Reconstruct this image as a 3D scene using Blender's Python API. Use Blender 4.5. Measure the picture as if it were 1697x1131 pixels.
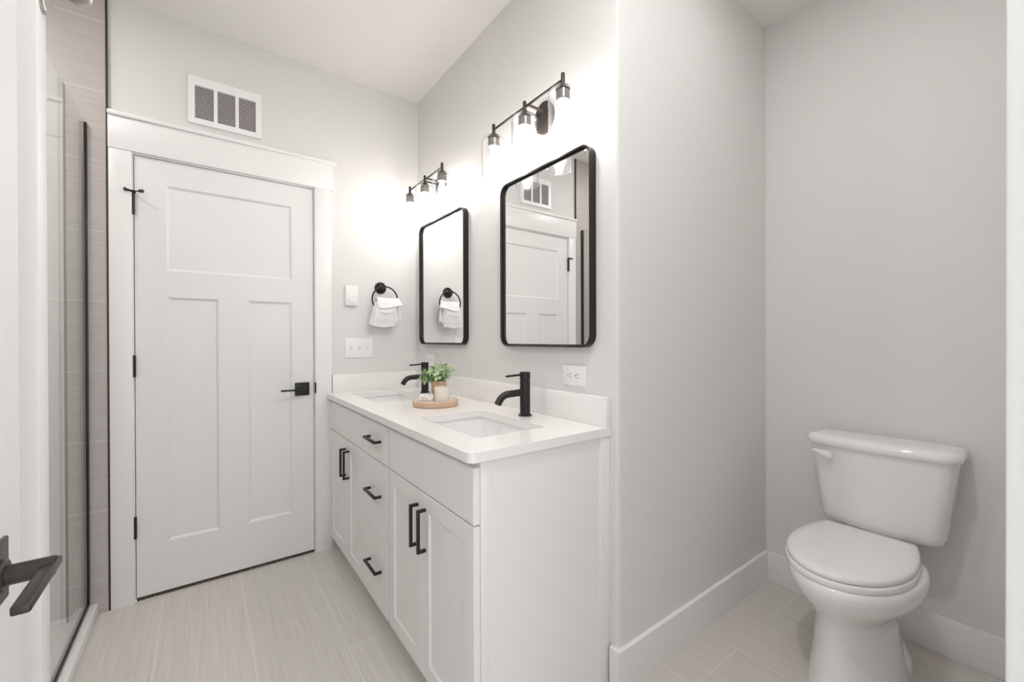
import bpy, bmesh, math, random
from mathutils import Vector, Matrix
random.seed(7)
for o in list(bpy.data.objects):
    bpy.data.objects.remove(o)
SC = bpy.context.scene
COL = SC.collection
PI = math.pi

# ------------------------------------------------------------------ camera
CAM_Z = 1.1958
F = Vector((0.59390333, 0.80452793, -0.00369366))
R = Vector((0.80452423, -0.59391334, -0.0027764))
U = Vector((0.00442741, 0.00132273, 0.99998932))
cam = bpy.data.cameras.new('camera')
cam.sensor_fit = 'HORIZONTAL'
cam.sensor_width = 36.0
cam.lens = 693.2132 * 36.0 / 1697.0
cam.clip_start = 0.02
camo = bpy.data.objects.new('camera', cam)
COL.objects.link(camo)
camo.matrix_world = Matrix(((R.x, U.x, -F.x, 0.0), (R.y, U.y, -F.y, 0.0), (R.z, U.z, -F.z, CAM_Z), (0, 0, 0, 1)))
SC.camera = camo

# ------------------------------------------------------------------ world light and exposure
W = bpy.data.worlds.new('daylight')
SC.world = W
W.use_nodes = True
bg = W.node_tree.nodes['Background']
bg.inputs['Color'].default_value = (0.93, 0.97, 1.0, 1)
bg.inputs['Strength'].default_value = 0.62
SC.view_settings.view_transform = 'Standard'
SC.view_settings.look = 'None'
SC.view_settings.exposure = 1.66
SC.view_settings.gamma = 1.0
BULB = 20.0          # emission of the vanity light bulbs
DOWN_IN = 70.0       # the one nearest the doorway
DOWN_WC = 15.0
FILL_SH = 74.0  # added fill from the shower side, brightens the cabinet fronts and floor
SC.cycles.max_bounces = 16
SC.cycles.diffuse_bounces = 10
SC.cycles.glossy_bounces = 6
SC.cycles.transparent_max_bounces = 24

# ------------------------------------------------------------------ materials
def new_mat(name):
    m = bpy.data.materials.new(name)
    m.use_nodes = True
    return m, m.node_tree.nodes, m.node_tree.links, m.node_tree.nodes['Principled BSDF']

def mat(name, col, rough=0.5, metal=0.0, spec=0.5, bump=0.0, bscale=200.0, var=0.0, vscale=6.0, coat=0.0, sheen=0.0):
    m, n, l, p = new_mat(name)
    p.inputs['Base Color'].default_value = (*col, 1)
    p.inputs['Roughness'].default_value = rough
    p.inputs['Metallic'].default_value = metal
    p.inputs['Specular IOR Level'].default_value = spec
    p.inputs['Coat Weight'].default_value = coat
    p.inputs['Sheen Weight'].default_value = sheen
    tc = n.new('ShaderNodeTexCoord')
    if bump:
        t = n.new('ShaderNodeTexNoise'); t.inputs['Scale'].default_value = bscale; t.inputs['Detail'].default_value = 3
        b = n.new('ShaderNodeBump'); b.inputs['Strength'].default_value = bump; b.inputs['Distance'].default_value = 0.002
        l.new(tc.outputs['Object'], t.inputs['Vector']); l.new(t.outputs['Fac'], b.inputs['Height']); l.new(b.outputs['Normal'], p.inputs['Normal'])
    if var:
        t = n.new('ShaderNodeTexNoise'); t.inputs['Scale'].default_value = vscale; t.inputs['Detail'].default_value = 4
        r = n.new('ShaderNodeValToRGB')
        r.color_ramp.elements[0].position = 0.35; r.color_ramp.elements[1].position = 0.65
        r.color_ramp.elements[0].color = (*[c * (1 - var) for c in col], 1); r.color_ramp.elements[1].color = (*[min(1, c * (1 + var)) for c in col], 1)
        l.new(tc.outputs['Object'], t.inputs['Vector']); l.new(t.outputs['Fac'], r.inputs['Fac']); l.new(r.outputs['Color'], p.inputs['Base Color'])
    return m

def tile_mat(name, c1, c2, grout, axis, bw, rh, ox, oy, grain, rough, mortar=0.0022, offset=0.5, bumpy=0.25):
    """large format linen-grain porcelain tile; axis picks which world axes run along / across the tile"""
    m, n, l, p = new_mat(name)
    tc = n.new('ShaderNodeTexCoord'); sep = n.new('ShaderNodeSeparateXYZ'); l.new(tc.outputs['Object'], sep.inputs[0])
    def off(out, v):
        a = n.new('ShaderNodeMath'); a.operation = 'ADD'; a.inputs[1].default_value = v; l.new(sep.outputs[out], a.inputs[0]); return a.outputs[0]
    cmb = n.new('ShaderNodeCombineXYZ')
    l.new(off(axis[0], ox), cmb.inputs[0]); l.new(off(axis[1], oy), cmb.inputs[1])
    br = n.new('ShaderNodeTexBrick')
    br.offset = offset; br.offset_frequency = 2; br.squash = 1.0
    br.inputs['Scale'].default_value = 1.0; br.inputs['Mortar Size'].default_value = mortar; br.inputs['Mortar Smooth'].default_value = 0.3
    br.inputs['Brick Width'].default_value = bw; br.inputs['Row Height'].default_value = rh; br.inputs['Bias'].default_value = 0.0
    br.inputs['Color1'].default_value = (*c1, 1); br.inputs['Color2'].default_value = (*c2, 1); br.inputs['Mortar'].default_value = (*grout, 1)
    l.new(cmb.outputs[0], br.inputs['Vector'])
    # grain: noise stretched along the tile
    mp = n.new('ShaderNodeMapping'); mp.inputs['Scale'].default_value = (grain[0], grain[1], 1)
    l.new(cmb.outputs[0], mp.inputs['Vector'])
    g = n.new('ShaderNodeTexNoise'); g.inputs['Scale'].default_value = 1.0; g.inputs['Detail'].default_value = 5; g.inputs['Roughness'].default_value = 0.65
    l.new(mp.outputs[0], g.inputs['Vector'])
    gr = n.new('ShaderNodeValToRGB')
    gr.color_ramp.elements[0].position = 0.32; gr.color_ramp.elements[1].position = 0.72
    gr.color_ramp.elements[0].color = (0.90, 0.893, 0.89, 1); gr.color_ramp.elements[1].color = (1.07, 1.07, 1.07, 1)
    l.new(g.outputs['Fac'], gr.inputs['Fac'])
    mx = n.new('ShaderNodeMix'); mx.data_type = 'RGBA'; mx.blend_type = 'MULTIPLY'
    inv = n.new('ShaderNodeMath'); inv.operation = 'SUBTRACT'; inv.inputs[0].default_value = 1.0; l.new(br.outputs['Fac'], inv.inputs[1])
    l.new(inv.outputs[0], mx.inputs[0]); l.new(br.outputs['Color'], mx.inputs[6]); l.new(gr.outputs['Color'], mx.inputs[7])
    l.new(mx.outputs[2], p.inputs['Base Color'])
    p.inputs['Roughness'].default_value = rough
    b = n.new('ShaderNodeBump'); b.inputs['Strength'].default_value = bumpy; b.inputs['Distance'].default_value = 0.001
    l.new(g.outputs['Fac'], b.inputs['Height']); l.new(b.outputs['Normal'], p.inputs['Normal'])
    return m

def clear_glass(name, tint, gloss=1.0, ior=1.45, seeds=0.0, rim=1.0):
    """thin clear glass: light passes straight through, the surface reflects by Fresnel"""
    m, n, l, p = new_mat(name)
    n.remove(p)
    out = n['Material Output']
    tr = n.new('ShaderNodeBsdfTransparent'); tr.inputs['Color'].default_value = (*tint, 1)
    gl = n.new('ShaderNodeBsdfGlossy'); gl.inputs['Roughness'].default_value = 0.0; gl.inputs['Color'].default_value = (gloss, gloss, gloss, 1)
    fr = n.new('ShaderNodeFresnel')
    # a thin pane reflects alike from both sides: undo the node's inversion of the index on back faces
    ge = n.new('ShaderNodeNewGeometry'); io = n.new('ShaderNodeMix'); io.data_type = 'FLOAT'
    io.inputs[2].default_value = ior; io.inputs[3].default_value = 1.0 / ior
    l.new(ge.outputs['Backfacing'], io.inputs[0]); l.new(io.outputs[0], fr.inputs['IOR'])
    lw = n.new('ShaderNodeLayerWeight'); lw.inputs['Blend'].default_value = 0.35
    cr = n.new('ShaderNodeValToRGB')       # the longer way through the wall of the glass absorbs more
    cr.color_ramp.elements[0].position = 0.45; cr.color_ramp.elements[0].color = (*tint, 1)
    cr.color_ramp.elements[1].color = (*[c * rim for c in tint], 1)
    l.new(lw.outputs['Facing'], cr.inputs['Fac']); l.new(cr.outputs['Color'], tr.inputs['Color'])
    mx = n.new('ShaderNodeMixShader')
    l.new(fr.outputs[0], mx.inputs[0]); l.new(tr.outputs[0], mx.inputs[1]); l.new(gl.outputs[0], mx.inputs[2]); l.new(mx.outputs[0], out.inputs['Surface'])
    if seeds:
        tc = n.new('ShaderNodeTexCoord'); v = n.new('ShaderNodeTexVoronoi'); v.inputs['Scale'].default_value = 160
        l.new(tc.outputs['Object'], v.inputs['Vector'])
        b = n.new('ShaderNodeBump'); b.inputs['Strength'].default_value = seeds; b.inputs['Distance'].default_value = 0.002
        l.new(v.outputs['Distance'], b.inputs['Height']); l.new(b.outputs['Normal'], gl.inputs['Normal']); l.new(b.outputs['Normal'], fr.inputs['Normal'])
    return m

def emit(name, col, strength):
    m, n, l, p = new_mat(name)
    p.inputs['Base Color'].default_value = (0.9, 0.9, 0.9, 1)
    p.inputs['Emission Color'].default_value = (*col, 1)
    p.inputs['Emission Strength'].default_value = strength
    return m

M = {}
M['wall'] = mat('wall paint', (0.735, 0.724, 0.711), 0.6, bump=0.06, bscale=350)
M['ceiling'] = mat('ceiling paint', (0.80, 0.785, 0.77), 0.8, bump=0.05, bscale=250)
M['trim'] = mat('white trim enamel', (0.83, 0.82, 0.81), 0.35)
M['door'] = mat('white door enamel', (0.79, 0.78, 0.772), 0.38)
M['cab'] = mat('white cabinet lacquer', (0.84, 0.825, 0.81), 0.38)
M['recess'] = mat('cabinet gap shadow board', (0.55, 0.53, 0.51), 0.6)
M['quartz'] = mat('white quartz', (0.86, 0.845, 0.83), 0.16, var=0.012, vscale=90)
M['china'] = mat('white porcelain', (0.83, 0.825, 0.82), 0.09, coat=0.4)
M['seat'] = mat('white seat plastic', (0.82, 0.82, 0.81), 0.14)
M['plastic'] = mat('white plastic', (0.86, 0.85, 0.845), 0.3)
M['slot'] = mat('dark slot', (0.06, 0.055, 0.05), 0.6)
M['black'] = mat('matte black metal', (0.022, 0.021, 0.020), 0.38, metal=0.35)
M['bronze'] = mat('dark bronze metal', (0.060, 0.050, 0.046), 0.36, metal=0.6)
M['frame'] = mat('satin black frame', (0.030, 0.027, 0.025), 0.27, metal=0.6)
M['nickel'] = mat('brushed metal', (0.50, 0.48, 0.46), 0.3, metal=1.0)
M['mirror'] = mat('mirror silver', (0.93, 0.935, 0.93), 0.0, metal=1.0)
M['glass'] = clear_glass('shower glass', (0.955, 0.975, 0.97), 1.0, 1.5)
M['shade'] = clear_glass('seeded clear glass', (0.985, 0.985, 0.985), 1.0, 1.5, 0.10, 0.5)
M['edge'] = mat('glass edge', (0.35, 0.40, 0.39), 0.1)
M['bulb'] = emit('bulb glow', (1.0, 0.965, 0.92), BULB)
M['downin'] = emit('entry light glow', (1.0, 0.99, 0.985), DOWN_IN)
M['fillsh'] = emit('shower fill glow', (1.0, 0.99, 0.98), FILL_SH)
M['downwc'] = emit('alcove light glow', (1.0, 0.99, 0.98), DOWN_WC)
M['socket'] = mat('grey lamp socket', (0.13, 0.12, 0.115), 0.4, metal=0.3)
M['wood'] = mat('pale beech wood', (0.62, 0.43, 0.30), 0.45, var=0.10, vscale=14)
M['woodtop'] = mat('whitewashed wood top', (0.74, 0.63, 0.54), 0.5, var=0.05, vscale=18)
M['pot'] = mat('tan clay pot', (0.60, 0.42, 0.29), 0.6, var=0.06, vscale=25)
M['soil'] = mat('dark soil', (0.05, 0.04, 0.03), 0.9)
M['candle'] = mat('cream ceramic', (0.80, 0.74, 0.67), 0.4)
M['leaf'] = mat('fresh green leaf', (0.43, 0.56, 0.31), 0.45, var=0.38, vscale=45)
M['stem'] = mat('green stem', (0.20, 0.34, 0.12), 0.5)
M['towel'] = mat('white terry towel', (0.86, 0.85, 0.85), 0.9, bump=0.5, bscale=500, sheen=0.3)
M['dark'] = mat('dark duct', (0.035, 0.030, 0.028), 0.8)
M['louver'] = mat('white louvre metal', (0.86, 0.84, 0.82), 0.4)
M['carpet'] = mat('brown flecked carpet', (0.10, 0.075, 0.055), 0.95, var=0.8, vscale=160)
M['tiletrim'] = mat('dark tile edge trim', (0.05, 0.042, 0.04), 0.35, metal=0.5)
M['floor'] = tile_mat('grey beige floor tile', (0.645, 0.612, 0.588), (0.66, 0.627, 0.603), (0.74, 0.71, 0.69), (1, 0), 0.60, 0.30, -2.28, -0.148, (2.2, 95), 0.42)
M['tile'] = tile_mat('grey linen wall tile', (0.50, 0.455, 0.435), (0.515, 0.47, 0.45), (0.60, 0.56, 0.54), (0, 2), 0.61, 0.3065, 0.0, -0.143, (4.0, 120), 0.4, offset=0.0)
M['tiley'] = tile_mat('grey linen side tile', (0.50, 0.455, 0.435), (0.515, 0.47, 0.45), (0.60, 0.56, 0.54), (1, 2), 0.61, 0.3065, 0.0, -0.143, (4.0, 120), 0.4, offset=0.0)

# soap wrapper: white marbled paper with dark veins
m, n, l, p = new_mat('marbled soap paper')
tc = n.new('ShaderNodeTexCoord'); t = n.new('ShaderNodeTexNoise'); t.inputs['Scale'].default_value = 26; t.inputs['Detail'].default_value = 2; t.inputs['Distortion'].default_value = 1.5
r = n.new('ShaderNodeValToRGB')
r.color_ramp.elements[0].position = 0.47; r.color_ramp.elements[0].color = (0.84, 0.81, 0.78, 1)
r.color_ramp.elements[1].position = 0.53; r.color_ramp.elements[1].color = (0.84, 0.81, 0.78, 1)
e = r.color_ramp.elements.new(0.50); e.color = (0.16, 0.11, 0.10, 1)
l.new(tc.outputs['Object'], t.inputs['Vector']); l.new(t.outputs['Fac'], r.inputs['Fac']); l.new(r.outputs['Color'], p.inputs['Base Color'])
p.inputs['Roughness'].default_value = 0.4
M['soap'] = m

# ------------------------------------------------------------------ mesh helpers
def BM(): return bmesh.new()

def merge(dst, src):
    me = bpy.data.meshes.new('tmp'); src.to_mesh(me); src.free(); dst.from_mesh(me); bpy.data.meshes.remove(me)

def box(bm, x0, x1, y0, y1, z0, z1, bev=0.0, seg=2):
    t = BM()
    bmesh.ops.create_cube(t, size=1.0)
    for v in t.verts:
        v.co = Vector(((x0 + x1) / 2 + v.co.x * (x1 - x0), (y0 + y1) / 2 + v.co.y * (y1 - y0), (z0 + z1) / 2 + v.co.z * (z1 - z0)))
    if bev:
        bmesh.ops.bevel(t, geom=t.edges[:], offset=bev, segments=seg, affect='EDGES', profile=0.5)
    merge(bm, t); return bm

def ring_loft(bm, rings, cap0=True, cap1=True):
    vs = [[bm.verts.new(p) for p in r] for r in rings]
    k = len(vs[0])
    for a, b in zip(vs, vs[1:]):
        for i in range(k):
            bm.faces.new((a[i], a[(i + 1) % k], b[(i + 1) % k], b[i]))
    if cap0: bm.faces.new(vs[0][::-1])
    if cap1: bm.faces.new(vs[-1])
    return bm

def frame_of(d):
    d = d.normalized()
    a = Vector((0, 0, 1)) if abs(d.z) < 0.9 else Vector((1, 0, 0))
    s = d.cross(a).normalized(); return s, s.cross(d).normalized()

def tube(bm, pts, r, seg=14, cap=True):
    pts = [Vector(p) for p in pts]
    rs = r if isinstance(r, (list, tuple)) else [r] * len(pts)
    rings = []
    s = None
    for i, p in enumerate(pts):
        d = (pts[min(i + 1, len(pts) - 1)] - pts[max(i - 1, 0)]).normalized()
        if s is None: s, u = frame_of(d)
        else:
            s = (s - d * s.dot(d)).normalized(); u = s.cross(d).normalized()
        rings.append([p + (s * math.cos(2 * PI * k / seg) + u * math.sin(2 * PI * k / seg)) * rs[i] for k in range(seg)])
    return ring_loft(bm, rings, cap, cap)

def lathe(bm, c, prof, seg=32, axis='z', cap0=True, cap1=True):
    rings = []
    for r, h in prof:
        ring = []
        for k in range(seg):
            a = 2 * PI * k / seg
            p, q = max(r, 1e-5) * math.cos(a), max(r, 1e-5) * math.sin(a)
            ring.append({'z': (c[0] + p, c[1] + q, c[2] + h), 'x': (c[0] + h, c[1] + p, c[2] + q), 'y': (c[0] + p, c[1] + h, c[2] + q)}[axis])
        rings.append(ring)
    return ring_loft(bm, rings, cap0, cap1)

def rrect(x0, x1, y0, y1, r, seg=8):
    rr = r if isinstance(r, (list, tuple)) else [r] * 4
    out = []
    for (cx, cy, a0, q) in ((x1, y1, 0, rr[0]), (x0, y1, 90, rr[1]), (x0, y0, 180, rr[2]), (x1, y0, 270, rr[3])):
        sx = -1 if cx == x1 else 1; sy = -1 if cy == y1 else 1
        q = max(q, 1e-4)
        for k in range(seg + 1):
            a = math.radians(a0 + 90 * k / seg)
            out.append((cx + sx * q + q * math.cos(a), cy + sy * q + q * math.sin(a)))
    return out

def holed_plate(bm, outer, holes, mp, c0, c1):
    """plate with cut-outs; mp(a, b, c) places plate coordinates in the room"""
    t = BM()
    loops = []
    for lp in [outer] + holes:
        vs = [t.verts.new(mp(a, b, c0)) for a, b in lp]
        es = [t.edges.new((vs[i], vs[(i + 1) % len(vs)])) for i in range(len(vs))]
        loops.append((vs, es))
    bmesh.ops.triangle_fill(t, use_beauty=True, use_dissolve=False, edges=[e for _, es in loops for e in es])
    d = Vector(mp(0, 0, c1)) - Vector(mp(0, 0, c0))
    g = bmesh.ops.extrude_face_region(t, geom=t.faces[:])
    bmesh.ops.translate(t, vec=d, verts=[v for v in g['geom'] if isinstance(v, bmesh.types.BMVert)])
    bmesh.ops.recalc_face_normals(t, faces=t.faces[:])
    merge(bm, t); return bm

def panel_front(bm, a0, a1, b0, b1, holes, depth, slope, thick, mp, edge=0.0015):
    """a framed front: flat frame, sloped sticking and recessed panels. c = 0 is the front, c grows inward"""
    xs = sorted({a0 + edge, a1 - edge} | {h[0] for h in holes} | {h[1] for h in holes})
    zs = sorted({b0 + edge, b1 - edge} | {h[2] for h in holes} | {h[3] for h in holes})
    q = lambda pts: bm.faces.new([bm.verts.new(mp(*p)) for p in pts])
    for i in range(len(xs) - 1):
        for j in range(len(zs) - 1):
            cx, cz = (xs[i] + xs[i + 1]) / 2, (zs[j] + zs[j + 1]) / 2
            if any(h[0] < cx < h[1] and h[2] < cz < h[3] for h in holes): continue
            q([(xs[i], zs[j], 0), (xs[i + 1], zs[j], 0), (xs[i + 1], zs[j + 1], 0), (xs[i], zs[j + 1], 0)])
    def band(o, i, co, ci):
        oc = [(o[0], o[2]), (o[1], o[2]), (o[1], o[3]), (o[0], o[3])]; ic = [(i[0], i[2]), (i[1], i[2]), (i[1], i[3]), (i[0], i[3])]
        for k in range(4):
            n_ = (k + 1) % 4
            q([(*oc[k], co), (*oc[n_], co), (*ic[n_], ci), (*ic[k], ci)])
    for h in holes:
        i = (h[0] + slope, h[1] - slope, h[2] + slope, h[3] - slope)
        band(h, i, 0, depth)
        q([(i[0], i[2], depth), (i[1], i[2], depth), (i[1], i[3], depth), (i[0], i[3], depth)])
    o = (a0, a1, b0, b1); e = (a0 + edge, a1 - edge, b0 + edge, b1 - edge)
    band(o, e, edge, 0)
    band(o, o, thick, edge)
    q([(a0, b0, thick), (a1, b0, thick), (a1, b1, thick), (a0, b1, thick)])
    bmesh.ops.remove_doubles(bm, verts=bm.verts[:], dist=1e-6)
    bmesh.ops.recalc_face_normals(bm, faces=bm.faces[:])
    return bm

ORIGIN = {}
def obj(name, bm, material, parent=None, base=None, smooth=35.0, label=None):
    """link a mesh built in room coordinates as one object"""
    if parent is not None: b = ORIGIN[parent.name]
    elif base is not None: b = Vector(base)
    else: b = Vector((0, 0, 0))
    bmesh.ops.translate(bm, vec=-b, verts=bm.verts[:])
    bmesh.ops.recalc_face_normals(bm, faces=bm.faces[:])
    me = bpy.data.meshes.new(name)
    bm.to_mesh(me); bm.free()
    me.materials.append(material)
    if smooth:
        for f in me.polygons: f.use_smooth = True
        me.set_sharp_from_angle(angle=math.radians(smooth))
    o = bpy.data.objects.new(name, me); COL.objects.link(o)
    if parent is not None: o.parent = parent
    else: o.location = b
    ORIGIN[o.name] = b
    if label: o['label'] = label
    return o

def tag(o, label, cat, group=None):
    o['label'] = label; o['category'] = cat
    if group: o['group'] = group
    return o

def thing(name, base, label, cat, group=None):
    o = bpy.data.objects.new(name, None); COL.objects.link(o)
    o.location = base; o.empty_display_size = 0.05
    ORIGIN[o.name] = Vector(base)
    return tag(o, label, cat, group)

def struct(name, bm, material, smooth=35.0, label=None):
    o = obj(name, bm, material, None, None, smooth, label)
    o['kind'] = 'structure'
    return o

def copy_tree(src, delta, label):
    """a copy of a thing with copies of its parts and sub-parts"""
    def cp(o, par):
        c = o.copy(); COL.objects.link(c); c.parent = par
        for ch in o.children: cp(ch, c)
        return c
    kids = list(src.children)
    c = src.copy(); COL.objects.link(c)
    c.location = src.location + Vector(delta); c['label'] = label
    ORIGIN[c.name] = ORIGIN[src.name] + Vector(delta)
    for ch in kids: cp(ch, c)
    return c

# ------------------------------------------------------------------ the room
YA = 2.5586      # far wall with the door
XB = 1.1285      # vanity wall
YC = 0.925       # side wall of the toilet alcove
XD = 2.254       # wall behind the toilet
ZC = 2.7346
YN = 0.021       # inner face of the doorway wall
XS = -1.32       # back of the shower

struct('floor', box(BM(), XS - .1, XD + .1, -0.9, YA + .0, -0.05, 0.0), M['floor'], 0)
struct('ceiling', box(BM(), XS - .1, XD + .1, -0.1, YA + .1, ZC, ZC + .05), M['ceiling'], 0)
# far wall has the door opening cut out of it
DXL, DXR, DZT = -0.2506, 0.5003, 2.042
bm = BM()
box(bm, XS - .1, DXL - .02, YA, YA + .1, 0, ZC); box(bm, DXR + .02, XB + .1, YA, YA + .1, 0, ZC); box(bm, DXL - .02, DXR + .02, YA, YA + .1, DZT + .02, ZC)
struct('wall_far', bm, M['wall'], 0)
# vanity wall and alcove wall form one solid corner block
t = BM(); bmesh.ops.create_cube(t, size=1.0)
x0, x1, y0, y1 = XB, XD + .1, YC, YA + .1
for v in t.verts: v.co = Vector(((x0 + x1) / 2 + v.co.x * (x1 - x0), (y0 + y1) / 2 + v.co.y * (y1 - y0), ZC / 2 + v.co.z * ZC))
ce = [e_ for e_ in t.edges if all(abs(v.co.x - x0) < 1e-4 and abs(v.co.y - y0) < 1e-4 for v in e_.verts)]
bmesh.ops.bevel(t, geom=ce, offset=0.012, segments=4, affect='EDGES', profile=0.5)
struct('wall_vanity', t, M['wall'], 40)
struct('wall_toilet', box(BM(), XD, XD + .1, -0.1, YC, 0, ZC), M['wall'], 0)
# doorway wall the camera looks through
OXL, OXR = -0.237, 0.585
bm = BM()
box(bm, -0.42, OXL - .02, YN - .115, YN, 0, ZC); box(bm, OXR + .02, XD, YN - .115, YN, 0, ZC); box(bm, OXL - .02, OXR + .02, YN - .115, YN, 2.07, ZC)
struct('wall_near', bm, M['wall'], 0)
struct('wall_left', box(BM(), -0.42, -0.31, YN, 0.93, 0, ZC), M['wall'], 0)
struct('wall_shower_near', box(BM(), XS, -0.25, 0.93, 1.047, 0, ZC), M['wall'], 0)
struct('wall_shower_side', box(BM(), XS - .1, XS, 0.93, YA, 0, ZC), M['tiley'], 0)
struct('wall_shower_far', box(BM(), XS, -0.341, YA - .012, YA, 0, ZC), M['tile'], 0)
struct('trim_1', box(BM(), -0.341, -0.3345, YA - .014, YA, 0, ZC), M['tiletrim'], 0)
struct('trim_2', box(BM(), -0.25, -0.213, 0.998, 1.047, 0, ZC, 0.003), M['trim'])

struct('wall_light_blocker', box(BM(), -0.95, -0.85, -1.9, YN - .115, 0, ZC), M['wall'], 0)  # unseen wall added to cut the world light on the right doorway casing

# baseboards
def baseboard(name, x0, x1, y0, y1): return box(BM(), x0, x1, y0, y1, 0, 0.144, 0.0025)
bm = BM()
lsh = lambda d, e: [(XB - .014 + d, .953), (XB - .014 + d, YC - .014 + d), (XD - .014, YC - .014 + d), (XD - .014, YC + .002), (XB + .012, YC + .002), (XB + .002, YC + .012), (XB + .002, .953)]
ring_loft(bm, [[(x, y, z) for x, y in lsh(d, 0)] for d, z in ((0, 0), (0, .1415), (.0015, .1435), (.003, .144))])
struct('baseboard_side', bm, M['trim'])
struct('baseboard_toilet', box(BM(), XD - .014, XD, YN, YC, 0, 0.144, .0025), M['trim'])

# ---- far door: casing, slab, hinges, handle
bm = BM()
box(bm, -0.334, DXL - .006, YA - .018, YA, 0, 2.051, .0015); box(bm, DXR + .006, 0.5925, YA - .018, YA, 0, 2.051, .0015)
box(bm, -0.335, 0.6, YA - .022, YA, 2.051, 2.196, .0015)
box(bm, -0.336, 0.6215, YA - .033, YA, 2.196, 2.2145, .003)
struct('trim_3', bm, M['trim'])
bm = BM()
box(bm, DXL - .02, DXL - .0025, YA - .002, YA + .1, 0, DZT + .003); box(bm, DXR + .0025, DXR + .02, YA - .002, YA + .1, 0, DZT + .003)
box(bm, DXL - .02, DXR + .02, YA - .002, YA + .1, DZT + .003, DZT + .02)
box(bm, DXL - .0025, DXL + .012, YA + .038, YA + .05, 0, DZT); box(bm, DXR - .012, DXR + .0025, YA + .038, YA + .05, 0, DZT)
struct('trim_4', bm, M['trim'])
mpA = lambda a, b, c: (a, YA + c, b)
bm = panel_front(BM(), DXL, DXR, 0.014, DZT, [(-0.138, 0.392, 1.5255, 1.927), (-0.135, 0.0625, 0.247, 1.401), (0.188, 0.391, 0.247, 1.401)], 0.009, 0.011, 0.035, mpA, 0.002)
d1 = struct('door_1', bm, M['door'], 30)
for z0 in (0.292, 1.030, 1.770):
    h = tube(BM(), [(DXL - .0045, YA - .009, z0), (DXL - .0045, YA - .009, z0 + .098)], 0.0085, 12)
    box(h, DXL - .012, DXL + .003, YA - .004, YA + .001, z0 + .002, z0 + .096)
    h = obj('hinge', h, M['black'], d1, label='matte black hinge')
    if z0 > 1.5:
        # hinge-pin door stop: two arms with rubber tips
        s = BM()
        hx, hy, hz = DXL - .0045, YA - .009, z0 + .103
        lathe(s, (hx, hy, hz - .006), [(.011, 0), (.012, .003), (.012, .009), (.009, .011)], 16)
        tube(s, [(hx, hy, hz), (hx - .016, hy - .012, hz + .001)], .005, 10)
        tube(s, [(hx - .014, hy - .010, hz), (hx - .026, hy - .018, hz + .003)], [.0045, .0075], 12)
        tube(s, [(hx, hy, hz), (hx + .030, hy - .036, hz - .003)], .0026, 8)
        tube(s, [(hx + .028, hy - .034, hz - .003), (hx + .038, hy - .045, hz - .004)], [.0070, .0078], 12)
        obj('door_stop', s, M['black'], h)
hb = box(BM(), 0.404, 0.476, YA - .010, YA + .0, 0.889, 0.961, .002)
ha = obj('rosette', hb, M['black'], d1, label='square matte black lever handle')
s = tube(BM(), [(0.440, YA - .008, 0.925), (0.440, YA - .052, 0.925)], .011, 16)
box(s, 0.330, 0.452, YA - .060, YA - .042, 0.9205, 0.9295, .002)
obj('lever', s, M['black'], ha)
obj('strike_plate', box(BM(), DXR + .0035, DXR + .010, YA - .019, YA + .004, 0.897, 0.957, .002), M['black'], d1)

# carpet of the room behind, seen under the far door
cp = obj('carpet', box(BM(), DXL - .0, DXR + .0, YA + .0, YA + .1, -0.03, 0.0085), M['carpet'], None, None, 0)
tag(cp, 'dark brown flecked carpet showing under the closed white door', 'carpet'); cp['kind'] = 'stuff'

# ---- near door (open, at the left edge) with lever handle
bm = panel_front(BM(), 0.037, 0.850, 0.012, 2.040, [(0.15, 0.737, 1.52, 1.925), (0.15, 0.38, 0.247, 1.40), (0.50, 0.737, 0.247, 1.40)], 0.009, 0.011, 0.035, lambda a, b, c: (-0.200 - c, a, b), 0.002)
d2 = struct('door_2', bm, M['door'], 30)
HY, HZ, HX = 0.742, 0.922, -0.200
s = lathe(BM(), (HX, HY, HZ), [(.041, 0), (.041, .002), (.036, .005)], 40, 'x')
ro = obj('rosette', s, M['bronze'], d2, label='dark bronze lever handle with square rosette')
s = box(BM(), HX + .003, HX + .008, HY - .034, HY + .034, HZ - .037, HZ + .037, .0015)
obj('square_plate', s, M['bronze'], ro)
s = lathe(BM(), (HX + .0075, HY, HZ), [(.019, 0), (.019, .005), (.0175, .007)], 28, 'x')
tube(s, [(HX + .01, HY, HZ), (HX + .0535, HY, HZ)], .0115, 24)
box(s, HX + .0425, HX + .0575, HY - .108, HY + .013, HZ - .0035, HZ + .0065, .0025, 3)
obj('lever', s, M['bronze'], ro)

# doorway casing at the right edge and jambs of the near doorway
bm = BM()
box(bm, 0.590, 0.682, YN, YN + .0187, 0, 2.06, .003); box(bm, -0.3, -0.24, YN, YN + .014, 0, 2.06, .003); box(bm, -0.3, 0.70, YN, YN + .02, 2.06, 2.2, .002)
box(bm, OXR, OXR + .02, YN - .115, YN + .001, 0, 2.05); box(bm, OXL - .02, OXL, YN - .115, YN + .001, 0, 2.05); box(bm, OXL - .02, OXR + .02, YN - .115, YN + .001, 2.05, 2.07)
struct('trim_5', bm, M['trim'])

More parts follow.
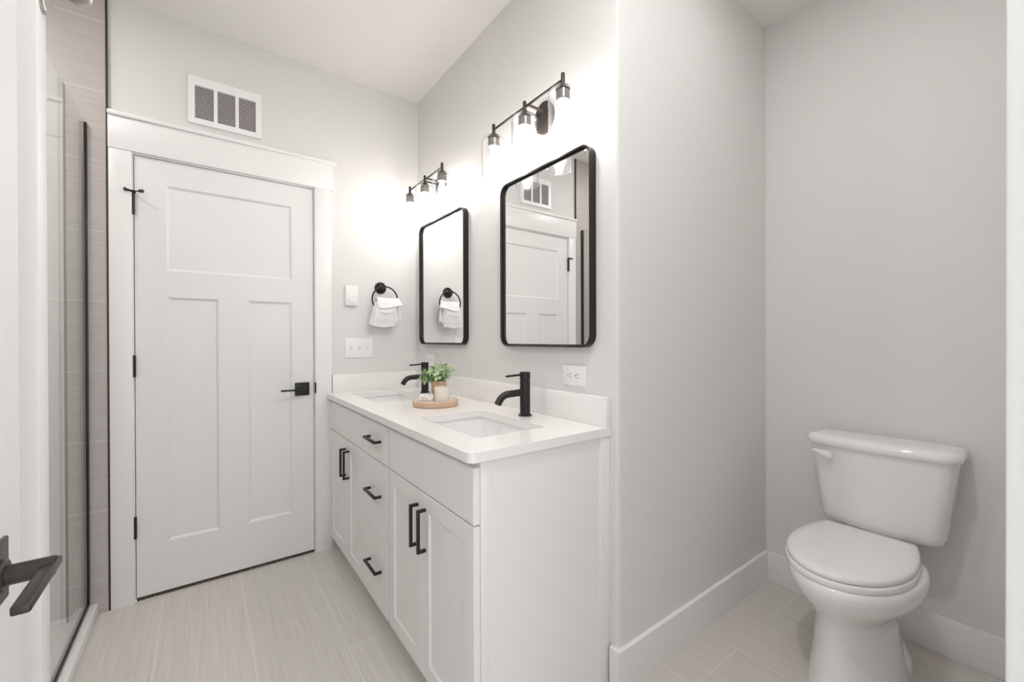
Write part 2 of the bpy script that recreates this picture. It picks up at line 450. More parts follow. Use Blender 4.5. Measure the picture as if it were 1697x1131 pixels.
# robe hook on the wall end beside the shower, only its lower edge in view
rh = thing('robe_hook', (-0.213, 1.0235, 1.78), 'brushed metal robe hook with rounded plate high on the white trim beside the shower', 'hook')
s = BM()
pl = rrect(1.004, 1.043, 1.742, 1.825, .018, 10)
ring_loft(s, [[(-0.213, y, z) for y, z in pl], [(-0.2085, y, z) for y, z in pl], [(-0.207, 1.0235 + (y - 1.0235) * .9, 1.7835 + (z - 1.7835) * .95) for y, z in pl]])
obj('wall_plate', s, M['nickel'], rh)
s = tube(BM(), [(-0.209, 1.0235, 1.800), (-0.195, 1.0235, 1.800), (-0.183, 1.0235, 1.801), (-0.176, 1.0235, 1.806)], .0065, 14)
lathe(s, (-0.174, 1.0235, 1.778), [(.0, 0), (.008, .0008), (.016, .004), (.0205, .009), (.0215, .014), (.019, .021), (.010, .028), (.0, .030)], 32)
obj('hook', s, M['nickel'], rh, None, 50)

# ------------------------------------------------------------------ shower
GX0, GX1 = -0.412, -0.402
sp = thing('shower_pan', (-0.85, 1.8, 0), 'white low shower pan with raised threshold under the glass panel', 'shower pan')
obj('pan_floor', box(BM(), XS, -0.43, 1.047, YA - .012, 0, 0.022, .004), M['plastic'], sp)
obj('threshold', box(BM(), -0.446, -0.374, 1.047, YA - .012, 0, 0.049, .005), M['plastic'], sp)
sg = thing('shower_glass_panel', (-0.407, 1.8, 0.05), 'tall clear frameless glass shower panel with dark wall channel', 'shower glass')
obj('glass_pane', box(BM(), GX0 + .001, GX1 - .001, 1.050, YA - .016, 0.056, 2.133), M['glass'], sg, None, 0)
obj('wall_channel', box(BM(), GX0 - .003, GX1 + .003, YA - .030, YA - .012, 0.05, 2.135, .0015), M['frame'], sg, label='dark metal wall channel')
obj('bottom_channel', box(BM(), GX0 - .003, GX1 + .003, 1.047, YA - .030, 0.049, 0.064, .0015), M['bronze'], sg, label='dark metal bottom channel')
# ------------------------------------------------------------------ vanity cabinet
XF = 0.586                     # front of the doors
VY0, VY1 = 0.969, 2.552
vc = thing('vanity_cabinet', (0.85, 1.77, 0), 'long white shaker vanity cabinet with black bar pulls under the quartz countertop', 'vanity cabinet')
bm = BM()
for a_, b_ in ((VY0 + .0005, VY0 + .016), (1.614, 1.626), (1.953, 1.956), (VY1 - .016, VY1)): box(bm, XF + .030, 1.108, a_, b_, 0.097, 0.8630)
box(bm, 1.098, 1.1075, VY0 + .001, VY1 - .001, 0.098, 0.8625); box(bm, XF + .031, 1.107, VY0 + .001, VY1 - .001, 0.0965, 0.111)
for a_, b_ in ((0.0955, 0.13), (0.66, 0.71), (0.83, 0.8633)): box(bm, XF + .0210, XF + .036, VY0 + .0006, VY1 - .001, a_, b_)
for a_, b_ in ((VY0 + .0002, .99), (1.276, 1.336), (1.60, 1.64), (1.94, 1.97), (2.174, 2.234), (VY1 - .03, VY1 - .0005)): box(bm, XF + .0203, XF + .0365, a_, b_, 0.095, 0.8635)
box(bm, XF + .0207, XF + .035, 1.63, 1.95, 0.36, 0.40)
box(bm, XF + .075, 1.10, VY0 + .002, VY1 - .002, 0.0, 0.0972)
obj('body', bm, M['cab'], vc)
bm = BM()
box(bm, XF + .0200, XF + .048, VY0 - .0035, VY0 - .0001, 0, 0.8639, .0008)
box(bm, 1.082, 1.1275, VY0 - .008, VY0 - .0001, 0, 0.8638, .001)
box(bm, XF + .047, 1.083, VY0 - .0012, VY0 - .0002, 0, 0.8637)
obj('end_panel', bm, M['cab'], vc)
mpV = lambda a, b, c: (XF + c, a, b)
ZB, ZD, ZTOP = 0.074, 0.687, 0.846
def shaker(y0, y1):
    return panel_front(BM(), y0, y1, ZB, ZD - .0015, [(y0 + .052, y1 - .052, ZB + .056, ZD - .058)], 0.007, 0.0025, 0.0195, mpV)
def slab(y0, y1, z0, z1):
    return panel_front(BM(), y0, y1, z0, z1, [], 0.005, 0.002, 0.0195, mpV)
def pull_v(y, z0, z1):
    s = BM(); box(s, XF - .031, XF - .021, y - .005, y + .005, z0, z1, .001)
    box(s, XF - .022, XF + .0005, y - .005, y + .005, z0, z0 + .010, .001); box(s, XF - .022, XF + .0005, y - .005, y + .005, z1 - .010, z1, .001); return s
def pull_h(z, y0, y1):
    s = BM(); box(s, XF - .031, XF - .021, y0, y1, z - .005, z + .005, .001)
    box(s, XF - .022, XF + .0005, y0, y0 + .010, z - .005, z + .005, .001); box(s, XF - .022, XF + .0005, y1 - .010, y1, z - .005, z + .005, .001); return s
for (ya, ys, yb) in ((0.971, 1.306, 1.612), (1.957, 2.204, 2.546)):
    obj('false_front', slab(ya, yb, ZD + .0035, ZTOP), M['cab'], vc)
    for (p, q, hy) in ((ya, ys - .001, ys - .029), (ys + .001, yb, ys + .031)):
        d = obj('door', shaker(p, q), M['cab'], vc)
        obj('bar_pull', pull_v(hy, 0.497, 0.640), M['black'], d, label='matte black bar pull')
for z0, z1, hz in ((ZD + .0035, ZTOP, 0.775), (0.3835, ZD - .0015, 0.549), (ZB, 0.3795, 0.238)):
    d = obj('drawer', slab(1.628, 1.951, z0, z1), M['cab'], vc)
    obj('bar_pull', pull_h(hz, 1.701, 1.846), M['black'], d, label='matte black bar pull')

# ------------------------------------------------------------------ countertop
ZT, ZU = 0.8916, 0.8642
NY = 0.957
S1 = (0.676, 0.958, 1.098, 1.532)      # near sink opening x0 x1 y0 y1
S2 = (0.676, 0.958, 2.005, 2.445)
ct = thing('countertop', (0.85, 1.77, ZU), 'long white quartz countertop with backsplash on top of the vanity cabinet', 'countertop')
outer = rrect(0.566, XB - .001, NY, YA - .001, [0, 0, 0.022, 0], 8)
bm = holed_plate(BM(), outer, [rrect(*S1, .022), rrect(*S2, .022)], lambda a, b, c: (a, b, c), ZT, ZU)
obj('slab', bm, M['quartz'], ct, None, 40)
obj('backsplash', box(BM(), XB - .0205, XB - .0005, NY + .003, YA - .0005, ZT, 0.9955, .0015), M['quartz'], ct)
obj('side_splash', box(BM(), 0.596, XB - .0205, YA - .0205, YA - .0005, ZT, 0.9955, .0015), M['quartz'], ct)

# undermount sinks
def sink(S, label):
    x0, x1, y0, y1 = S
    o = thing('sink', ((x0 + x1) / 2, (y0 + y1) / 2, ZU - .14), label, 'sink', 'undermount sinks in the countertop')
    g = .006
    lv = [(-g, 0.0, .024), (-g, -.006, .024), (-.002, -.02, .03), (.012, -.085, .035), (.030, -.110, .045), (.10, -.122, .04)]
    rings = [[(x, y, ZU + dz) for x, y in rrect(x0 + i, x1 - i, y0 + i, y1 - i, r, 8)] for i, dz, r in lv]
    out = [(-.025, -.0, .03), (-.025, -.012, .03), (-.014, -.09, .04), (.02, -.135, .05)]
    orings = [[(x, y, ZU + dz) for x, y in rrect(x0 + i, x1 - i, y0 + i, y1 - i, r, 8)] for i, dz, r in out]
    s = BM()
    ring_loft(s, orings[::-1] + rings)
    obj('basin', s, M['china'], o, None, 50)
    cx, cy = (x0 + x1) / 2 + .02, (y0 + y1) / 2
    s = lathe(BM(), (cx, cy, ZU - .122), [(.033, 0), (.033, .003), (.027, .004), (.024, .001), (.018, .001), (.018, .006), (.0, .008)], 28)
    obj('drain', s, M['black'], o, label='black drain')
    return o
sink(S1, 'white rectangular undermount sink at the near end of the countertop')
sink(S2, 'white rectangular undermount sink at the far end of the countertop, beside the far wall')

# ------------------------------------------------------------------ faucets
def faucet(x, y, label):
    o = thing('faucet', (x, y, ZT), label, 'faucet', 'single-hole faucets behind the sinks')
    s = lathe(BM(), (x, y, ZT), [(.0275, 0), (.0275, .004), (.024, .006), (.0205, .006), (.0205, .1395), (.0195, .140)], 36)
    obj('body', s, M['black'], o, None, 50)
    s = lathe(BM(), (x, y, ZT + .140), [(.0190, 0), (.0190, .003), (.0212, .0035), (.0212, .033), (.0205, .0345), (.0, .035)], 36)
    c = obj('handle_cap', s, M['black'], o, None, 50)
    s = tube(BM(), [(x - .015, y, ZT + .164), (x - .093, y, ZT + .161)], .0042, 12)
    obj('lever', s, M['black'], c, None, 50)
    pts = [(x - .012, y, ZT + .094), (x - .082, y, ZT + .0915)]
    for k in range(1, 9):
        a = math.radians(62 * k / 8)
        pts.append((x - .082 - .052 * math.sin(a), y, ZT + .0915 - .052 * (1 - math.cos(a))))
    a = math.radians(62); pts.append((pts[-1][0] - .010 * math.cos(a), y, pts[-1][2] - .010 * math.sin(a)))
    s = tube(BM(), pts, .0138, 20)
    sp_ = obj('spout', s, M['black'], o, None, 50)
    e_ = Vector(pts[-1]); dr = (Vector(pts[-1]) - Vector(pts[-2])).normalized()
    obj('aerator', tube(BM(), [e_ - dr * .001, e_ + dr * .0012], .0105, 20), M['socket'], sp_, label='grey aerator')
    return o
faucet(1.034, 1.314, 'matte black faucet behind the near sink, below the nearer mirror')
faucet(1.025, 2.233, 'matte black faucet behind the far sink, partly hidden by the small plant')

# ------------------------------------------------------------------ mirrors
def mirror(y0, y1, z0, z1, label):
    o = thing('wall_mirror', (XB, (y0 + y1) / 2, z0), label, 'mirror', 'black framed mirrors on the vanity wall')
    rO, wth = .046, .0065
    X0, X1 = XB - .031, XB - .0005
    ro_, ri = rrect(y0, y1, z0, z1, rO, 10), rrect(y0 + wth, y1 - wth, z0 + wth, z1 - wth, rO - wth, 10)
    rm = rrect(y0 + .001, y1 - .001, z0 + .001, z1 - .001, rO - .001, 10); rn = rrect(y0 + wth - .001, y1 - wth + .001, z0 + wth - .001, z1 - wth + .001, rO - wth + .001, 10)
    s = BM()
    P = lambda lp, x: [(x, a, b) for a, b in lp]
    ring_loft(s, [P(ri, X1), P(ro_, X1), P(ro_, X0 + .001), P(rm, X0), P(rn, X0), P(ri, X0 + .001), P(ri, X1)], False, False)
    obj('frame', s, M['frame'], o, None, 40)
    s = BM(); gi = rrect(y0 + wth - .002, y1 - wth + .002, z0 + wth - .002, z1 - wth + .002, rO - wth, 10)
    ring_loft(s, [P(gi, XB - .003), P(gi, XB - .017)])
    obj('mirror_glass', s, M['mirror'], o, None, 20)
    # thin inner lip that holds the glass
    s = BM(); a_, b_ = rrect(y0 + wth - .001, y1 - wth + .001, z0 + wth - .001, z1 - wth + .001, rO - wth, 10), rrect(y0 + wth + .004, y1 - wth - .004, z0 + wth + .004, z1 - wth - .004, rO - wth - .004, 10)
    ring_loft(s, [P(a_, XB - .0165), P(b_, XB - .0165), P(b_, XB - .0195), P(a_, XB - .0195), P(a_, XB - .0165)], False, False)
    obj('inner_lip', s, M['frame'], o, None, 40)
    return o
mirror(1.022, 1.577, 1.166, 1.896, 'nearer tall black framed mirror, reflecting the white door and vent')
mirror(1.912, 2.474, 1.168, 1.902, 'farther tall black framed mirror, reflecting the towel ring')

# ------------------------------------------------------------------ vanity lights
LX = 1.02
def vanity_light(yc, sp_, label):
    o = thing('vanity_light', (XB, yc, 2.10), label, 'vanity light', 'three-lamp vanity lights above the mirrors')
    pl = [(.055 * math.cos(2 * PI * k / 40), .066 * math.sin(2 * PI * k / 40)) for k in range(40)]
    s = BM()
    ring_loft(s, [[(XB - d_, yc + y * f_, 2.098 + z * f_) for y, z in pl] for d_, f_ in ((0, 1), (.010, 1), (.014, .96), (.015, .86), (.020, .82))])
    obj('backplate', s, M['bronze'], o, None, 40)
    obj('arm', tube(BM(), [(XB - .019, yc - .022, 2.108), (LX, yc - .022, 2.108)], .0055, 14), M['bronze'], o)
    obj('arm', tube(BM(), [(XB - .019, yc + .022, 2.108), (LX, yc + .022, 2.108)], .0055, 14), M['bronze'], o)
    obj('rod', tube(BM(), [(LX, yc - sp_, 2.108), (LX, yc + sp_, 2.108)], .0048, 14), M['bronze'], o)
    for k in (-1, 0, 1):
        y = yc + k * sp_
        s = lathe(BM(), (LX, y, 0), [(.0, 2.131), (.0062, 2.131), (.0072, 2.129), (.0072, 2.092), (.011, 2.090), (.020, 2.084), (.0262, 2.077), (.0265, 2.0745), (.024, 2.0745), (.0, 2.0745)], 28)
        h = obj('lamp_holder', s, M['bronze'], o, None, 40)
        s = lathe(BM(), (LX, y, 0), [(.010, 2.0745), (.010, 2.068), (.0235, 2.066), (.0245, 2.062), (.0245, 2.034), (.0225, 2.032), (.016, 2.032), (.0, 2.034)], 28)
        obj('socket', s, M['socket'], h, None, 40, 'grey lamp socket')
        s = lathe(BM(), (LX, y, 0), [(.0262, 2.0735), (.036, 2.0725), (.046, 2.068), (.0515, 2.060), (.0530, 2.050), (.0530, 1.908), (.0538, 1.906), (.0534, 1.9035), (.0515, 1.9028), (.0498, 1.904), (.0496, 1.9065), (.0505, 1.909), (.0505, 2.050), (.048, 2.060), (.040, 2.067), (.0262, 2.0705)], 40, cap0=False, cap1=False)
        obj('glass_shade', s, M['shade'], o, None, 50, 'clear seeded glass cylinder shade')
        s = lathe(BM(), (LX, y, 0), [(.0, 2.033), (.010, 2.032), (.012, 2.020), (.016, 2.006), (.021, 1.988), (.0225, 1.974), (.020, 1.960), (.013, 1.950), (.0, 1.947)], 18)
        obj('bulb', s, M['bulb'], o, None, 60, 'glowing white bulb')
    return o
vanity_light(1.294, .2175, 'black three-lamp vanity light with clear glass shades above the nearer mirror')
vanity_light(2.214, .2130, 'black three-lamp vanity light with clear glass shades above the farther mirror')

# recessed ceiling lights (above the frame); the shower one is an added fill
def downlight(x, y, mt, label):
    o = thing('recessed_light', (x, y, ZC), label, 'ceiling light', 'recessed ceiling lights')
    s = lathe(BM(), (x, y, ZC), [(.085, 0), (.085, -.004), (.078, -.006), (.068, -.004), (.068, 0)], 32, cap0=False, cap1=False)
    obj('trim_ring', s, M['plastic'], o)
    obj('lens', lathe(BM(), (x, y, ZC - .0025), [(.067, 0), (.067, .002)], 32), mt, o)
downlight(0.55, 0.43, M['downin'], 'round recessed ceiling light just inside the doorway')
downlight(1.50, 0.45, M['downwc'], 'round recessed ceiling light in front of the toilet')
downlight(-0.86, 1.80, M['fillsh'], 'added fill light over the shower, shaped as a round recessed light')

# ------------------------------------------------------------------ vent grille above the door
vg = thing('vent_grille', (0.1, YA, 2.25), 'white louvred return air grille on the wall above the door', 'vent')
secs = [(-0.0275, 0.0475), (0.0625, 0.137), (0.151, 0.2255)]
LZ0, LZ1 = 2.276, 2.4365
bm = holed_plate(BM(), rrect(-0.054, 0.251, 2.251, 2.4785, .004, 2), [[(a, LZ0), (b, LZ0), (b, LZ1), (a, LZ1)] for a, b in secs], mpA, -.014, -.008)
box(bm, -0.052, 0.249, YA - .009, YA, 2.2525, 2.2545); box(bm, -0.052, 0.249, YA - .009, YA, 2.475, 2.477)
box(bm, -0.0525, -0.0505, YA - .009, YA, 2.2525, 2.477); box(bm, 0.2475, 0.2495, YA - .009, YA, 2.2525, 2.477)
obj('grille_frame', bm, M['plastic'], vg)
for a, b in secs:
    s = BM(); nl = 20
    for k in range(nl):
        z = LZ0 + (k + .5) * (LZ1 - LZ0) / nl
        pr_ = [(-.0130, z - .0022), (-.0124, z - .0030), (-.0030, z + .0026), (-.0034, z + .0034), (-.0126, z - .0004)]
        ring_loft(s, [[(a, YA + y, zz) for y, zz in pr_], [(b, YA + y, zz) for y, zz in pr_]])
    obj('louvre_bank', s, M['louver'], vg, None, 20)
obj('duct_backing', box(BM(), -0.05, 0.247, YA - .002, YA - .0005, 2.256, 2.474), M['dark'], vg, label='dark duct behind the louvres')
for x in (-0.042, 0.239):
    obj('screw', lathe(BM(), (x, YA - .014, 2.365), [(.0035, .001), (.0035, -.001), (.002, -.0018)], 12, 'y'), M['louver'], vg)

# ------------------------------------------------------------------ wall devices
# control with round button
fc = thing('wall_control', (0.704, YA, 1.456), 'white wall control with a round button above the light switches', 'wall control')
obj('housing', box(BM(), 0.668, 0.742, YA - .020, YA, 1.397, 1.515, .007, 4), M['plastic'], fc)
obj('button', lathe(BM(), (0.708, YA - .019, 1.436), [(.0225, 0), (.0225, -.004), (.020, -.006), (.0, -.0065)], 32, 'y'), M['plastic'], fc)
# three-gang toggle switch
sw = thing('light_switch_plate', (0.75, YA, 1.148), 'white three-toggle light switch plate on the far wall', 'light switch')
obj('plate', box(BM(), 0.669, 0.832, YA - .006, YA, 1.090, 1.207, .003, 3), M['plastic'], sw)
for k in (-1, 0, 1):
    x = 0.7505 + k * .046
    s = BM(); box(s, x - .0065, x + .0065, YA - .0068, YA - .005, 1.148 - .014, 1.148 + .014, .0005)
    for z in (1.148 - .030, 1.148 + .030): lathe(s, (x, YA - .0055, z), [(.003, 0), (.003, -.001), (.0, -.0014)], 12, 'y')
    s2 = BM(); ring_loft(s2, [[(x + a, YA - .006, 1.148 + b) for a, b in ((-.005, -.007), (.005, -.007), (.005, .005), (-.005, .005))], [(x + a, YA - .0155, 1.158 + b) for a, b in ((-.004, -.004), (.004, -.004), (.004, .002), (-.004, .002))]])
    merge(s, s2)
    obj('toggle', s, M['plastic'], sw)
# outlets on the vanity wall (mounted sideways)
def outlet(yc, zc, label):
    o = thing('power_outlet', (XB, yc, zc), label, 'outlet', 'power outlets on the vanity wall')
    obj('plate', box(BM(), XB - .006, XB, yc - .0585, yc + .0585, zc - .0385, zc + .0385, .0025, 3), M['plastic'], o)
    for sy in (-.0195, .0195):
        y = yc + sy
        pl = [(max(-.0145, min(.0145, .0172 * math.cos(2 * PI * k / 32))), .0172 * math.sin(2 * PI * k / 32)) for k in range(32)]
        s = BM(); ring_loft(s, [[(XB - .005, y + a, zc + b) for a, b in pl], [(XB - .0075, y + a, zc + b) for a, b in pl]])
        f_ = obj('receptacle', s, M['plastic'], o)
        s = BM()
        for dz in (-.0063, .0063): box(s, XB - .0079, XB - .0073, y - .0075, y + .0005, zc + dz - .0011, zc + dz + .0011)
        lathe(s, (XB - .0073, y + .0085, zc), [(.0024, 0), (.0024, -.0006)], 12, 'x')
        obj('slots', s, M['slot'], f_, None, 0, 'dark plug slots')
    lt = lathe(BM(), (XB - .006, yc, zc), [(.0028, 0), (.0028, -.001), (.0, -.0013)], 12, 'x')
    obj('screw', lt, M['louver'], o)
outlet(1.131, 1.0585, 'white power outlet below the nearer mirror, right of the near faucet')
outlet(2.375, 1.072, 'white power outlet below the farther mirror, behind the far faucet')

# ------------------------------------------------------------------ towel ring and hand towel
TX, TY, TZ = 0.880, YA, 1.515
tr = thing('towel_ring', (TX, TY, TZ), 'black round towel ring on the far wall, left of the farther mirror', 'towel ring')
s = lathe(BM(), (TX, TY, TZ), [(.036, 0), (.036, -.005), (.033, -.009), (.028, -.010), (.025, -.007), (.022, -.012), (.014, -.018), (.010, -.022), (.010, -.050), (.0125, -.053), (.0125, -.060), (.0, -.062)], 32, 'y')
obj('wall_mount', s, M['black'], tr, None, 40)
RR, RC = .078, (TX + .010, TY - .056, TZ - .074)
s = tube(BM(), [(RC[0] + RR * math.sin(2 * PI * k / 48), RC[1], RC[2] + RR * math.cos(2 * PI * k / 48)) for k in range(48)] , .0045, 12)
# close the ring
s.free(); s = BM()
rings = []
for k in range(48):
    a = 2 * PI * k / 48
    c = Vector((RC[0] + RR * math.sin(a), RC[1], RC[2] + RR * math.cos(a))); d_ = Vector((math.sin(a), 0, math.cos(a)))
    rings.append([c + (d_ * math.cos(2 * PI * j / 12) + Vector((0, 1, 0)) * math.sin(2 * PI * j / 12)) * .0046 for j in range(12)])
ring_loft(s, rings + [rings[0]], False, False)
bmesh.ops.remove_doubles(s, verts=s.verts[:], dist=1e-6)
obj('ring', s, M['black'], tr, None, 60)

def sheet(bm, fn, nu, nv, th):
    """a thick cloth sheet: fn(u, v) gives the middle surface"""
    P = [[Vector(fn(i / nu, j / nv)) for j in range(nv + 1)] for i in range(nu + 1)]
    def nrm(i, j):
        a = P[min(i + 1, nu)][j] - P[max(i - 1, 0)][j]; b = P[i][min(j + 1, nv)] - P[i][max(j - 1, 0)]
        return a.cross(b).normalized()
    top = [[bm.verts.new(P[i][j] + nrm(i, j) * th / 2) for j in range(nv + 1)] for i in range(nu + 1)]
    bot = [[bm.verts.new(P[i][j] - nrm(i, j) * th / 2) for j in range(nv + 1)] for i in range(nu + 1)]
    for i in range(nu):
        for j in range(nv):
            bm.faces.new((top[i][j], top[i + 1][j], top[i + 1][j + 1], top[i][j + 1])); bm.faces.new((bot[i][j], bot[i][j + 1], bot[i + 1][j + 1], bot[i + 1][j]))
    for i in range(nu):
        for j in (0, nv): bm.faces.new((top[i][j], top[i + 1][j], bot[i + 1][j], bot[i][j]))
    for j in range(nv):
        for i in (0, nu): bm.faces.new((top[i][j], top[i][j + 1], bot[i][j + 1], bot[i][j]))
    return bm
lerp = lambda a, b, t_: a + (b - a) * t_
bm = BM()
YT = RC[1]
# the towel hangs over the lower arc of the ring: back leaf, front leaf, turned-over flap
def front(u, v):
    xl, xr = lerp(.838, .802, v), lerp(.958, .945, v)
    z = lerp(1.432, 1.276 + .004 * math.cos(u * PI * 2), v)
    y = YT - .014 - .016 * math.sin(PI * min(1, v * 1.1)) * (0.6 + .4 * math.sin(PI * u)) - .004 * math.sin(u * 9 + 1)
    return (lerp(xl, xr, u), y, z)
sheet(bm, front, 18, 18, .009)
def back(u, v):
    xl, xr = lerp(.832, .800, v), lerp(.962, .955, v)
    return (lerp(xl, xr, u), YT + .014 + .016 * math.sin(PI * v * .9) + .004 * math.sin(u * 8), lerp(1.436, 1.285 - .006 * u, v))
sheet(bm, back, 16, 14, .009)
def left_fold(u, v):
    a = PI * u
    return (lerp(.838, .803, v) - .007 * math.sin(a), lerp(YT - .014, YT + .016, u) - .008 * math.sin(PI * v), lerp(1.425, 1.290, v))
sheet(bm, left_fold, 8, 14, .008)
def over(u, v):
    # flap rolled over the top, its lower edge dropping at the right
    a = PI * min(v / .35, 1)
    x = lerp(lerp(.832, .838, v), lerp(.962, .988, v), u)
    if v < .35:
        return (x, YT - .002 + .018 * math.cos(a), 1.437 + .012 * math.sin(a) - .004 * math.sin(PI * u))
    w = (v - .35) / .65
    return (x, YT - .020 - .018 * w - .006 * math.sin(u * PI), 1.437 - (.050 - .020 * u * u) * w - .003 * math.sin(PI * u) - .003 * w * math.sin(7 * u))
sheet(bm, over, 18, 18, .009)
def flap2(u, v):
    x = lerp(lerp(.838, .850, v), lerp(.965, .935, v), u)
    return (x, YT - .022 - .012 * v - .004 * math.sin(PI * u), 1.410 - (.052 - .006 * math.sin(PI * u) * -1) * v + .008 * u)
sheet(bm, flap2, 14, 10, .010)
def ear(u, v):
    x = lerp(lerp(.935, .945, v), lerp(.966, .978, v), u)
    return (x, YT - .012 + .014 * math.sin(PI * u) - .010 * v, lerp(1.420, 1.318 - .018 * (1 - u), v))
sheet(bm, ear, 8, 12, .010)
for v in bm.verts:
    h_ = math.sin(v.co.x * 190 + v.co.z * 70) * math.cos(v.co.z * 160 - v.co.x * 60)
    v.co.y += .0016 * h_
tw = obj('hand_towel', bm, M['towel'], None, (TX, YT, 1.28), 60)
tag(tw, 'white folded hand towel hanging over the black towel ring', 'towel')

# ------------------------------------------------------------------ tray with plant, candle and soap
TC = (0.866, 1.772)
tray = thing('wooden_tray', (TC[0], TC[1], ZT), 'round pale wooden tray on the countertop between the two sinks', 'tray')
s = lathe(BM(), (TC[0], TC[1], ZT), [(.0, 0), (.098, 0), (.103, .003), (.104, .009), (.104, .021), (.1025, .0255), (.099, .0265), (.096, .0245), (.0, .0245)], 64)
obj('tray_body', s, M['wood'], tray, None, 40)
obj('tray_surface', lathe(BM(), (TC[0], TC[1], ZT + .0243), [(.0955, 0), (.0955, .0006)], 64), M['woodtop'], tray, label='pale whitewashed tray surface')
ZTR = ZT + .025
PC = (0.897, 1.800)
pp = thing('potted_plant', (PC[0], PC[1], ZTR), 'small leafy green plant in a tan cylinder pot at the back of the wooden tray', 'potted plant')
s = lathe(BM(), (PC[0], PC[1], ZTR), [(.0, 0), (.0335, 0), (.035, .002), (.035, .084), (.034, .086), (.0315, .085), (.031, .074), (.0, .074)], 40)
obj('pot', s, M['pot'], pp, None, 40)
obj('soil', lathe(BM(), (PC[0], PC[1], ZTR + .0735), [(.0308, 0), (.030, .004), (.0, .006)], 24), M['soil'], pp)
st, lf = BM(), BM()
def leaf(bm, p, d, L, Wd, up):
    d = d.normalized(); s_ = d.cross(up)
    s_ = s_.normalized() if s_.length > 1e-4 else Vector((1, 0, 0)); n_ = s_.cross(d)
    prof = [(0, .08), (.2, .62), (.45, .98), (.7, .92), (.9, .5), (1, .05)]
    rows = []
    for t_, w in prof:
        c = p + d * L * t_ + n_ * (-.18 * L * t_ * t_)
        rows.append([bm.verts.new(c - s_ * Wd * w / 2 + n_ * .08 * Wd), bm.verts.new(c), bm.verts.new(c + s_ * Wd * w / 2 + n_ * .08 * Wd)])
    for a, b in zip(rows, rows[1:]):
        for k in (0, 1): bm.faces.new((a[k], a[k + 1], b[k + 1], b[k]))
top = Vector((PC[0], PC[1], ZTR + .078))
stems = [(140, 1.45, .085), (150, 1.75, .080), (160, 1.2, .090), (135, 1.95, .070), (170, 1.6, .085), (145, 1.05, .07), (125, 1.3, .08), (155, 2.05, .055), (-175, 1.9, .065), (-60, 1.05, .085), (-100, .75, .075), (-135, 1.15, .085), (-160, 1.0, .07), (150, .9, .06), (20, .55, .085), (-20, .5, .09), (60, .6, .075), (110, .6, .075),
         (-80, .25, .085), (0, .15, .085), (180, .35, .08), (-120, .5, .085), (-45, .8, .08), (-150, .55, .08), (90, .25, .08), (-70, 1.35, .06), (40, .9, .06), (-115, 1.45, .075)]
for az, tilt, L in stems:
    az = math.radians(az + random.uniform(-10, 10)); L *= random.uniform(.85, 1.05)
    base = top + Vector((math.cos(az), math.sin(az), 0)) * .014
    pts = []
    for k in range(7):
        t_ = k / 6; a = tilt * (.35 + .65 * t_)
        prev = pts[-1] if pts else base
        pts.append(prev + (Vector((math.cos(az) * math.sin(a), math.sin(az) * math.sin(a), math.cos(a))) * L / 6 if k else Vector((0, 0, 0))))
    tube(st, pts, [.0014] * 4 + [.001] * 3, 6)
    for k in range(1, 7):
        d0 = (pts[k] - pts[k - 1]).normalized()
        sd, ud = frame_of(d0)
        for q_ in range(2 if k < 6 else 3):
            ang = k * 1.6 + q_ * PI * (1 if k < 6 else .67) + random.uniform(-.4, .4)
            dd = (sd * math.cos(ang) + ud * math.sin(ang)) * .8 + d0 * random.uniform(.45, .8)
            leaf(lf, pts[k], dd, random.uniform(.018, .026), random.uniform(.011, .015), d0 + Vector((0, 0, .2)))
obj('stems', st, M['stem'], pp, None, 60)
obj('foliage', lf, M['leaf'], pp, None, 80)
CC = (0.872, 1.722)
cj = thing('candle_jar', (CC[0], CC[1], ZTR), 'cream ceramic cylinder jar at the front right of the wooden tray', 'jar')
obj('jar_body', lathe(BM(), (CC[0], CC[1], ZTR), [(.0, 0), (.029, 0), (.0315, .003), (.0315, .062), (.0305, .065), (.028, .065), (.0275, .060), (.0, .060)], 40), M['candle'], cj, None, 40)
s = lathe(BM(), (CC[0], CC[1], ZTR + .0595), [(.0274, 0), (.0274, .001), (.0, .0015)], 32)
obj('wax', s, M['candle'], cj)
# wrapped soap bar
s = BM(); box(s, -.036, .036, -.021, .021, 0, .030, .006, 3)
for v in s.verts:
    if v.co.z > .015: v.co.x *= .90; v.co.y *= .88
bmesh.ops.rotate(s, cent=(0, 0, 0), matrix=Matrix.Rotation(math.radians(-38), 3, 'Z'), verts=s.verts[:])
bmesh.ops.translate(s, vec=(0.822, 1.768, ZTR), verts=s.verts[:])
so = obj('soap_bar', s, M['soap'], None, (0.822, 1.768, ZTR), 40)
tag(so, 'small white marbled paper-wrapped soap bar at the front left of the wooden tray', 'soap')

# ------------------------------------------------------------------ toilet
TYC = 0.474
TK = -0.012
to = thing('toilet', (XD - .4, TYC, 0), 'white two-piece toilet with closed lid in the alcove', 'toilet')
def egg(Lb, Lf, hw, z, n=48, back=3.2):
    """plan outline: rounded front, squarer back; L measured out from the wall"""
    Lc = Lb + (Lf - Lb) * .42
    out = []
    for k in range(n):
        a = 2 * PI * k / n
        c, s_ = math.cos(a), math.sin(a)
        if c >= 0: L, y = Lc + (Lf - Lc) * c, hw * s_
        else:
            ex = 2 / back
            L = Lc - (Lc - Lb) * abs(c) ** ex; y = hw * math.copysign(abs(s_) ** ex, s_)
        out.append((XD - L, TYC + y, z))
    return out
secs = [(.12, .625, .130, 0), (.12, .625, .130, .012), (.14, .612, .122, .05), (.16, .602, .111, .13), (.17, .598, .104, .20), (.17, .598, .104, .248), (.155, .610, .120, .272), (.14, .632, .150, .303),
        (.14, .664, .176, .340), (.14, .683, .186, .372), (.14, .687, .1865, .392), (.14, .684, .184, .407), (.145, .678, .176, .413)]
